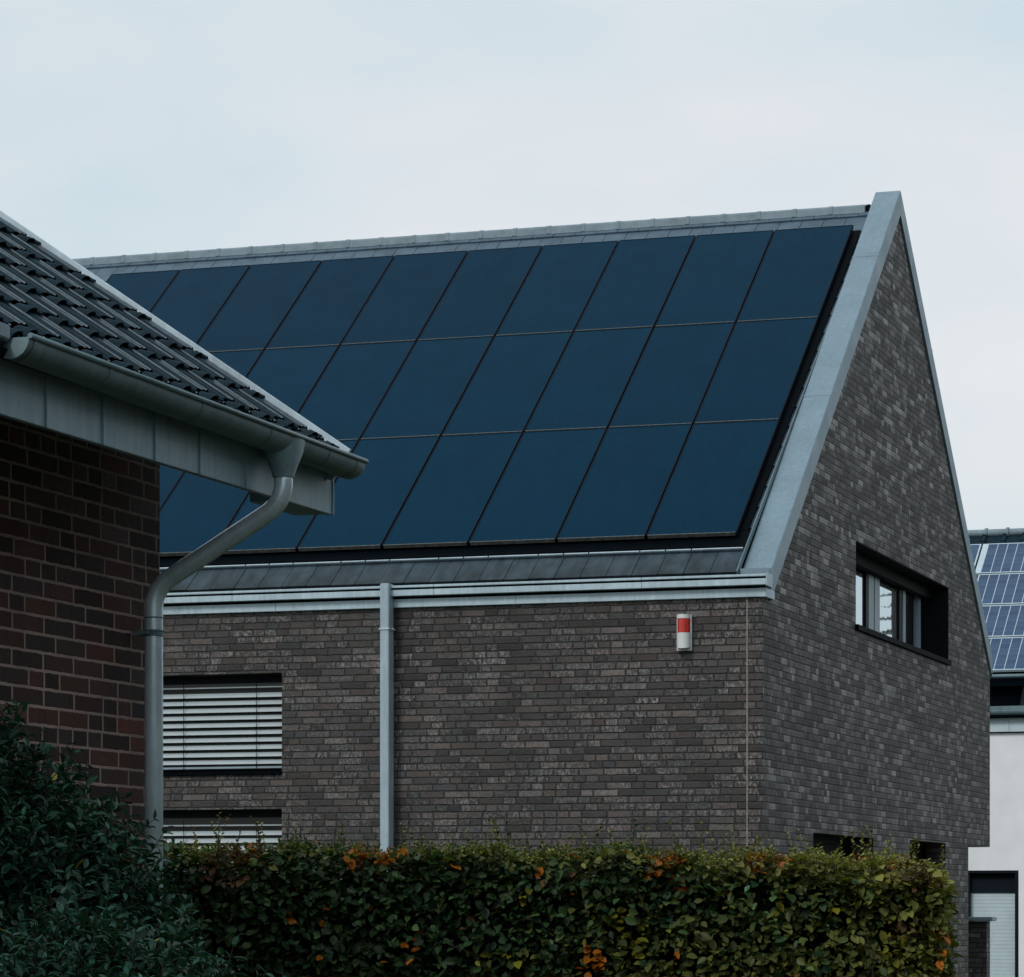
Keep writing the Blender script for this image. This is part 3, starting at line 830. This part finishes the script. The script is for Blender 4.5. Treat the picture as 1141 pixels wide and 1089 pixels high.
def bg_panel():
    rt = root('solar_panel', (0, 0, 0), '', 'solar panel')
    w_, l_ = 1.65, .99
    f = MB()
    f.box(0, w_, 0, .022, 0, .04); f.box(0, w_, l_-.022, l_, 0, .04); f.box(0, .022, .022, l_-.022, 0, .04); f.box(w_-.022, w_, .022, l_-.022, 0, .04)
    f.build('frame', M['zinc_light'], rt)
    c_ = MB(); c_.box(.022, w_-.022, .022, l_-.022, .01, .034); c_.build('cells', M['cells'], rt)
    return rt
proto = bg_panel(); first = True
rn = ['lowest', 'second lowest', 'second highest', 'highest']
for r in range(4):
    for c in range(2):
        if c == 0 and r < 3: continue     # hidden behind the brick gable
        o = proto if first else copy_tree(proto); first = False
        x = -9.10+(c-1)*1.72-(.0 if c else .035)
        o.location = bp_(x, .005+r*1.033, 0); o.rotation_euler = (BT, 0, 0)
        where = ['leftmost', 'wide'][c]
        tag(o, f'{where} white framed blue grid panel in the {rn[r]} row of the white house roof', 'solar panel', 'blue solar panels on the white house roof')

# garden wall with coping right of the brick house
gw = root('garden_wall', (-7.6, 40.0, 0), 'low dark garden wall with a pale coping right of the brick house', 'garden wall')
q = MB((-7.6, 40, 0)); q.box(-9.5, -6.884, 39.9, 40.14, 0, 1.39); q.build('wall', M['dark_brick_wall'], gw)
q = MB((-7.6, 40, 0)); q.box(-9.5, -6.805, 39.84, 40.2, 1.392, 1.445); q.build('coping', M['frame_grey'], gw, bevel=.01)

# ================================================================== VEGETATION
def leaf_mesh(name, pos, ax, nrm, length, width, cols, mat, parent, off=(0, 0, 0), curl=.12):
    """pos (N,3) base, ax (N,3) leaf direction, nrm (N,3) approx normal, length/width (N,), cols (N,3)"""
    N = len(pos)
    ax = ax/np.linalg.norm(ax, axis=1, keepdims=True)
    side = np.cross(ax, nrm); side /= (np.linalg.norm(side, axis=1, keepdims=True)+1e-9)
    nn = np.cross(side, ax)
    tpl = np.array([(0, 0, 0), (0, .5, -.05), (0, 1, curl*-1), (-.42, .28, .07), (-.46, .58, .06), (-.24, .85, -.02), (.42, .28, .07), (.46, .58, .06), (.24, .85, -.02)])
    F = np.array([(0, 1, 3), (3, 1, 4), (4, 1, 5), (5, 1, 2), (0, 6, 1), (6, 7, 1), (7, 8, 1), (8, 2, 1)])
    V = (pos[:, None, :] + side[:, None, :]*(tpl[None, :, 0:1]*width[:, None, None]) + ax[:, None, :]*(tpl[None, :, 1:2]*length[:, None, None])
         + nn[:, None, :]*(tpl[None, :, 2:3]*length[:, None, None]))
    V = V.reshape(-1, 3)-np.array(off)
    k = len(tpl); FF = (F[None]+np.arange(N)[:, None, None]*k).reshape(-1, 3)
    me = bpy.data.meshes.new(name)
    me.vertices.add(len(V)); me.vertices.foreach_set('co', V.astype(np.float32).ravel())
    me.loops.add(FF.size); me.loops.foreach_set('vertex_index', FF.astype(np.int32).ravel())
    me.polygons.add(len(FF)); me.polygons.foreach_set('loop_start', np.arange(0, FF.size, 3, dtype=np.int32)); me.polygons.foreach_set('loop_total', np.full(len(FF), 3, np.int32))
    me.polygons.foreach_set('use_smooth', np.ones(len(FF), bool))
    me.update(calc_edges=True)
    at = me.color_attributes.new('leafcol', 'FLOAT_COLOR', 'POINT')
    cc = np.ones((N, k, 4), np.float32); cc[:, :, :3] = cols[:, None, :]
    at.data.foreach_set('color', cc.ravel())
    me.materials.append(mat)
    return link(bpy.data.objects.new(name, me), parent)

def vnoise(p, sc, seed):
    """cheap smooth noise from sums of sines"""
    r_ = np.random.default_rng(seed); v = np.zeros(len(p))
    for i in range(7):
        d = r_.normal(size=3); d /= np.linalg.norm(d); f_ = sc*r_.uniform(.6, 1.8)
        v += np.sin(p@d*f_+r_.uniform(0, 6.28))
    return v/7*1.6

# hedge: from A to B, front face towards the camera
A = np.array([-8.6, 16.15, 0]); B = np.array([-3.22, 17.42, 0])
hd = (B-A)/np.linalg.norm(B-A); hl = np.linalg.norm(B-A); hn = np.array([hd[1], -hd[0], 0])   # hn faces camera
hedge = root('hedge', tuple(A), 'clipped green hedge with yellow and orange autumn leaves in front of the brick house', 'hedge')
HT = lambda u: 1.880-.065*(u/hl)+.03*np.sin(np.pi*u/hl)-.10*np.clip((u-hl+.30)/.30, 0, 1)**2+.012*np.sin(u*7.1)+.010*np.sin(u*17.3)
HWd = .8
def hedge_leaves(n):
    # faces: front, top, right end
    fr = rng.uniform(size=n); kind = np.where(fr < .60, 0, np.where(fr < .90, 1, 2))
    u = rng.uniform(0, hl, n); z = .35+(1.5)*rng.uniform(0, 1, n)**.8; d = rng.uniform(0, HWd, n)
    dep = np.abs(rng.normal(0, .10, n))
    u = np.where(kind == 2, hl-dep, u)
    ht = HT(u)
    z = np.where(kind == 1, ht-dep, .3+(ht-.3)*rng.uniform(0, 1, n))
    d = np.where(kind == 0, dep, d)
    p = A[None]+hd[None]*u[:, None]-hn[None]*d[:, None]; p[:, 2] = z
    bulge = vnoise(p, 4.5, 3)*.04+vnoise(p, 14, 5)*.045
    out = np.where((kind == 0)[:, None], hn[None], np.where((kind == 1)[:, None], np.array([[0, 0, 1.]]), hd[None]))
    p += out*bulge[:, None]
    # round off the edges
    return p, out, kind, dep, u
n = 34000
p, out, kind, dep, u = hedge_leaves(n)
keep = vnoise(p, 16, 9)+rng.normal(0, .35, n) > -.75
p, out, kind, dep, u = p[keep], out[keep], kind[keep], dep[keep], u[keep]; n = len(p)
nr = out*.55+rng.normal(0, .5, (n, 3))+np.array([0, 0, .9]); nr /= np.linalg.norm(nr, axis=1, keepdims=True)
ax = rng.normal(0, .7, (n, 3)); ax += out*.8; ax[:, 2] -= np.where(kind == 0, .5, -.3); ax -= nr*np.sum(ax*nr, 1, keepdims=True)
ln = rng.normal(.054, .012, n).clip(.028, .085); wd = ln*rng.uniform(.6, .78, n)
TURNED = [(2.3, 1.86, 0.07, 0), (2.43, 1.86, 0.06, 0), (2.5, 1.86, 0.03, 0), (3.97, 1.83, 0.05, 0), (4.05, 1.85, 0.04, 0), (4.49, 1.85, 0.05, 0), (4.62, 1.85, 0.04, 0), (3.9, 1.75, 0.03, 0), (4.01, 1.76, 0.03, 0), (4.05, 1.68, 0.03, 0), (2.58, 1.38, 0.05, 0), (2.65, 1.35, 0.03, 0), (1.9, 1.54, 0.03, 0), (3.0, 1.86, 0.03, 1), (4.05, 1.3, 0.03, 0), (4.32, 1.31, 0.03, 0), (3.69, 1.53, 0.06, 1), (3.17, 1.32, 0.05, 1), (3.0, 1.32, 0.05, 1), (3.85, 1.37, 0.06, 1), (5.51, 1.44, 0.04, 0), (5.5, 1.31, 0.04, 0), (1.68, 1.86, 0.05, 0), (5.26, 1.35, 0.09, 1), (5.31, 1.49, 0.1, 2), (5.35, 1.76, 0.1, 2), (3.22, 1.64, 0.05, 1), (5.04, 1.86, 0.03, 0), (4.62, 1.61, 0.05, 1), (4.92, 1.57, 0.04, 1)]
def hedge_cols(p, top):
    n = len(p)
    g0 = np.array([.010, .030, .015]); g1 = np.array([.040, .072, .026]); ye = np.array([.17, .17, .035]); orr = np.array([.40, .125, .012]); br = np.array([.09, .052, .026])
    t = rng.uniform(0, 1, n)[:, None]; c = g0*(1-t)+g1*t
    c = c*(rng.lognormal(0, .42, n))[:, None]
    endw = np.clip(((p-A)@hd-(hl-.55))/.55, 0, 1)
    yl = np.clip(vnoise(p, 3.2, 21)*.8-.17+rng.normal(0, .32, n)+top*1.0+endw*.55, 0, 1)[:, None]; yl = yl*.85
    yt = ye*(1-top[:, None])+np.array([.27, .26, .07])*top[:, None]
    c = c*(1-yl)+yt*yl*rng.uniform(.55, 1.25, n)[:, None]
    # clumps that have turned: (distance along the hedge, height, size, kind)
    uu_ = (p-A)@hd; dd_ = -(p-A)@hn
    for (cu, cz, cr_, ck) in TURNED:
        w_ = np.exp(-(((uu_-cu)/cr_)**2+((p[:, 2]-cz)/(cr_*.9))**2)) * (dd_ < .25)
        pick = rng.uniform(size=n) < w_*.75
        colr = [orr, np.array([.20, .19, .02]), np.array([.11, .075, .035])][ck]
        c = np.where(pick[:, None], colr*rng.uniform(.30, 1.05, n)[:, None], c)
    on = vnoise(p, 11, 36)
    isor = (on+rng.normal(0, .10, n)+top*.12 > 1.25) | (rng.uniform(size=n) < .006)
    c = np.where(isor[:, None], orr*rng.uniform(.45, 1.15, n)[:, None], c)
    isb = (vnoise(p, 6, 44)+rng.normal(0, .2, n)+endw*.05 > .98) & ~isor
    c = np.where(isb[:, None], br*rng.uniform(.6, 1.4, n)[:, None], c)
    return c
topw = np.clip((p[:, 2]-(HT(u)-.14))/.14, 0, 1)
cols = hedge_cols(p, topw)
# leaves deep inside the hedge
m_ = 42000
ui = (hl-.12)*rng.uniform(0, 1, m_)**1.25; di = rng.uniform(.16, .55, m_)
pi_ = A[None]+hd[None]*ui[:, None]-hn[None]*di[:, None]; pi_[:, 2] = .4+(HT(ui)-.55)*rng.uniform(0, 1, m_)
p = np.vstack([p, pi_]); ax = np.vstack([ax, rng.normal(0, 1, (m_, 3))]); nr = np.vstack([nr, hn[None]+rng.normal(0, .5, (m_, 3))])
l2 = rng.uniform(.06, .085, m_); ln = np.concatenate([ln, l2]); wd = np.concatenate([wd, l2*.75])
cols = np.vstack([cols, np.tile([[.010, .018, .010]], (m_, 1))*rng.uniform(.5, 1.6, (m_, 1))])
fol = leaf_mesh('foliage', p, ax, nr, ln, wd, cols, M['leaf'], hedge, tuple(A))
# inner twigs
tw_ = MB(tuple(A))
for i in range(420):
    uu = random.uniform(0, hl-.05); dd = random.uniform(.10, .6)
    b0 = A+hd*uu-hn*dd
    pts = [(b0[0], b0[1], random.uniform(.0, .5))]
    q_ = np.array(pts[0])
    for k in range(4):
        q_ = q_+np.array([random.uniform(-.08, .08), random.uniform(-.08, .08), random.uniform(.22, .36)])
        q_[2] = min(q_[2], HT(uu)-.03); pts.append(tuple(q_))
    tw_.tube(pts, [.012, .010, .008, .005, .003], 5, caps=False)
# upright shoots above the clipped top
stems = tw_; sp, sa, sn, sl_, sw_ = [], [], [], [], []
for i in range(1500):
    uu = random.uniform(0, hl); dd = random.uniform(0, .5)
    h_ = random.choice([.04, .05, .06, .07, .09]) if random.random() < .94 else random.uniform(.12, .26)
    b0 = A+hd*uu-hn*dd; b0[2] = HT(uu)-.03
    dx, dy = random.uniform(-.3, .3), random.uniform(-.3, .3)
    pts = [b0+np.array([dx*h_*t*t, dy*h_*t*t, h_*t]) for t in np.linspace(0, 1, 5)]
    stems.tube([tuple(q) for q in pts], [.0022, .002, .0017, .0013, .0008], 4, caps=False)
    nl = int(4+h_*60)
    for k in range(nl):
        t = (k+.7)/nl; q = b0+np.array([dx*h_*t*t, dy*h_*t*t, h_*t])
        a = k*2.4+random.random(); d_ = np.array([math.cos(a), math.sin(a), .5+.6*random.random()])
        sp.append(q); sa.append(d_); sn.append(np.array([-math.cos(a)*.6, -math.sin(a)*.6, 1])+rng.normal(0, .3, 3))
        l_ = random.uniform(.022, .04)*(1.1-.45*t); sl_.append(l_); sw_.append(l_*.66)
# longer wild shoots as in the photograph
wild = [(5.32, .17), (5.45, .10), (2.9+.05, .16), (2.95, .12), (1.25, .16), (4.75, .14), (3.75, .10), (0.95, .1), (2.3, .12), (5.0, .08)]
stems.build('branches', M['bark'], hedge, recalc=False)
sp = np.array(sp); cols = hedge_cols(sp, np.ones(len(sp))*.95)
leaf_mesh('shoot_leaves', sp, np.array(sa), np.array(sn), np.array(sl_), np.array(sw_), cols, M['leaf'], hedge, tuple(A))

# shrub at the lower left: leafy shoots over a lumpy crown
def shrub(name, base, blobs, nshoot, leaf_l, col0, col1, label, seed, cat='shrub', wratio=.42):
    rg_ = np.random.default_rng(seed)
    rt = root(name, base, label, cat)
    base = np.array(base, float)
    bl = np.array(blobs); vol = bl[:, 3]*bl[:, 4]*bl[:, 5]; pr = (bl[:, 3]*bl[:, 5]); pr = pr/pr.sum()
    P_, A_, N_, L_, C_ = [], [], [], [], []
    st_ = MB(tuple(base)); made = 0
    while made < nshoot:
        b_ = bl[rg_.choice(len(bl), p=pr)]
        d = rg_.normal(size=3); d /= np.linalg.norm(d)
        if d[2] < -.55: continue
        rad = rg_.uniform(.62, 1.0)
        q = b_[:3]+d*b_[3:6]*rad
        if q[2] < .05: continue
        inside = np.any(np.sum(((q-bl[:, :3])/bl[:, 3:6])**2, 1) < .45)
        if inside: continue
        dirn = d*.8+np.array([0, 0, .75])+rg_.normal(0, .35, 3); dirn /= np.linalg.norm(dirn)
        Ls = rg_.uniform(.08, .19); 
        tone = rg_.lognormal(0, .28)
        st_.tube([tuple(q-dirn*Ls*.5), tuple(q), tuple(q+dirn*Ls)], [.003, .0022, .001], 4, caps=False)
        npair = int(Ls/.022)
        o1 = np.cross(dirn, rg_.normal(size=3)); o1 /= np.linalg.norm(o1); o2 = np.cross(dirn, o1)
        for k in range(npair+1):
            t = -.35+1.35*(k/npair)
            c0 = q+dirn*Ls*t
            s1 = o1 if k % 2 else o2
            for sg_ in (-1, 1):
                a_ = dirn*rg_.uniform(.35, .9)+s1*sg_+rg_.normal(0, .22, 3); a_ /= np.linalg.norm(a_)
                nn_ = dirn-a_*np.dot(dirn, a_)+np.array([0, 0, .5])+rg_.normal(0, .3, 3)
                P_.append(c0); A_.append(a_); N_.append(nn_); L_.append(leaf_l*rg_.uniform(.6, 1.15)*(1 if k < npair else .7)); C_.append(tone)
        made += 1
    P_ = np.array(P_); n_ = len(P_); t = rg_.uniform(size=n_)[:, None]
    c = np.array(col0)*(1-t)+np.array(col1)*t; c = c*np.array(C_)[:, None]*rg_.lognormal(0, .15, n_)[:, None]
    yl = rg_.uniform(size=n_) < .003; c[yl] = (.30, .26, .04)
    L_ = np.array(L_)
    leaf_mesh('foliage', P_, np.array(A_), np.array(N_), L_, L_*wratio*rg_.uniform(.8, 1.25, n_), c, M['leaf_shrub'], rt, tuple(base), curl=.18)
    for i in range(40):
        b_ = bl[rg_.choice(len(bl))]; e_ = b_[:3]+rg_.normal(0, .3, 3)*b_[3:6]
        mid = (base+e_)/2+rg_.normal(0, .06, 3)
        st_.tube([tuple(base+rg_.normal(0, .05, 3)*np.array([1, 1, 0])), tuple(mid), tuple(e_)], [.014, .009, .004], 5, caps=False)
    st_.build('branches', M['bark'], rt, recalc=False)
    return rt, n_
# ellipsoid blobs: cx, cy, cz, rx, ry, rz
_, na_ = shrub('shrub', (-4.95, 9.35, 0),
      [(-4.95, 9.3, 1.54, .54, .45, .64), (-4.68, 9.2, 1.62, .26, .3, .36), (-4.55, 9.15, 1.30, .38, .38, .58), (-4.75, 9.0, .9, .6, .45, .7), (-5.3, 9.4, 1.75, .5, .45, .5), (-4.32, 9.2, 1.05, .32, .35, .60), (-4.7, 8.9, 1.5, .22, .25, .38), (-4.42, 9.25, 1.5, .20, .25, .34)],
      2200, .052, (.008, .035, .025), (.022, .066, .045), 'tall dark green leafy shrub against the red brown brick wall', 5)
_, nb_ = shrub('shrub', (-3.78, 8.35, 0),
      [(-3.84, 8.35, 1.02, .42, .35, .42), (-3.70, 8.3, .95, .28, .3, .40), (-4.1, 8.35, 1.10, .35, .3, .40)],
      640, .050, (.011, .043, .032), (.025, .075, .054), 'lower bluish green shrub at the bottom left in front of the hedge', 8)
print('LEAVES', n, len(sp), na_, nb_)

# spruce standing behind the white house, seen mirrored in the gable window
def conifer(x, y, h):
    rt = root('spruce_tree', (x, y, 0), 'slender spruce tree mirrored in the gable window glass', 'tree')
    tr = MB((x, y, 0)); tr.tube([(x, y, 0), (x+.04, y, h*.5), (x, y, h)], [.16, .09, .01], 10)
    P_, A_, N_, L_, C_ = [], [], [], [], []
    z = 1.2
    while z < h-.1:
        rad = (h-z)*.27+.12
        for k in range(7):
            a = rng.uniform(0, 6.28); r_ = rad*rng.uniform(.7, 1.1)
            e = np.array([x+math.cos(a)*r_, y+math.sin(a)*r_, z-.15*r_]); b0 = np.array([x, y, z+.1*r_])
            tr.tube([tuple(b0), tuple(e)], [.02, .004], 4, caps=False)
            m_ = int(10+r_*26)
            for i in range(m_):
                t = (i+.5)/m_; q = b0*(1-t)+e*t
                for s_ in (-1, 1):
                    d_ = np.array([math.cos(a+s_*.9), math.sin(a+s_*.9), -.25])+rng.normal(0, .15, 3)
                    P_.append(q); A_.append(d_); N_.append([0, 0, 1.]); L_.append((.07+.12*(1-t))*rng.uniform(.7, 1.2)); C_.append([.012, .035, .018])
        z += .24
    tr.build('trunk', M['bark'], rt, recalc=False)
    L_ = np.array(L_); leaf_mesh('foliage', np.array(P_), np.array(A_), np.array(N_), L_, L_*.3, np.array(C_), M['leaf_shrub'], rt, (x, y, 0))
conifer(-1.72, 62, 9.3)

# unseen house added right of the view to keep low sky light off the walls
nh = root('unseen_shade_house', (3.2, 4, 0), 'unseen dark brick house added outside the view on the right to shade the walls', 'house')
q = MB((3.2, 4, 0))
for P in ([(3.2, 4, 0), (3.2, 25, 0), (3.2, 25, 5.2), (3.2, 4, 5.2)], [(11.5, 4, 0), (11.5, 25, 0), (11.5, 25, 5.2), (11.5, 4, 5.2)],
          [(3.2, 4, 0), (11.5, 4, 0), (11.5, 4, 5.2), (7.35, 4, 8.6), (3.2, 4, 5.2)], [(3.2, 25, 0), (11.5, 25, 0), (11.5, 25, 5.2), (7.35, 25, 8.6), (3.2, 25, 5.2)]): q.quad(P)
q.build('wall', M['brick_left'], nh, recalc=False)  # wall of the added unseen house
q = MB((3.2, 4, 0))
for sx_ in (-1, 1):
    e = 7.35+sx_*4.6
    q.hexa([(7.35, 3.7, 8.62), (7.35, 25.3, 8.62), (e, 25.3, 4.86), (e, 3.7, 4.86), (7.35, 3.7, 8.80), (7.35, 25.3, 8.80), (e, 25.3, 5.04), (e, 3.7, 5.04)])
q.build('roof', M['tile_left'], nh)  # roof of the added unseen house
for yy in (7, 12, 17, 21.5):
    q = MB((3.2, 4, 0)); q.box(3.16, 3.21, yy, yy+1.3, .9, 2.2); w__ = q.build('window', M['frame_grey'], nh)  # window of the added unseen house
    q = MB((3.2, 4, 0)); q.box(3.15, 3.158, yy+.08, yy+1.22, .98, 2.12); q.build('pane', M['glass_dark'], w__)
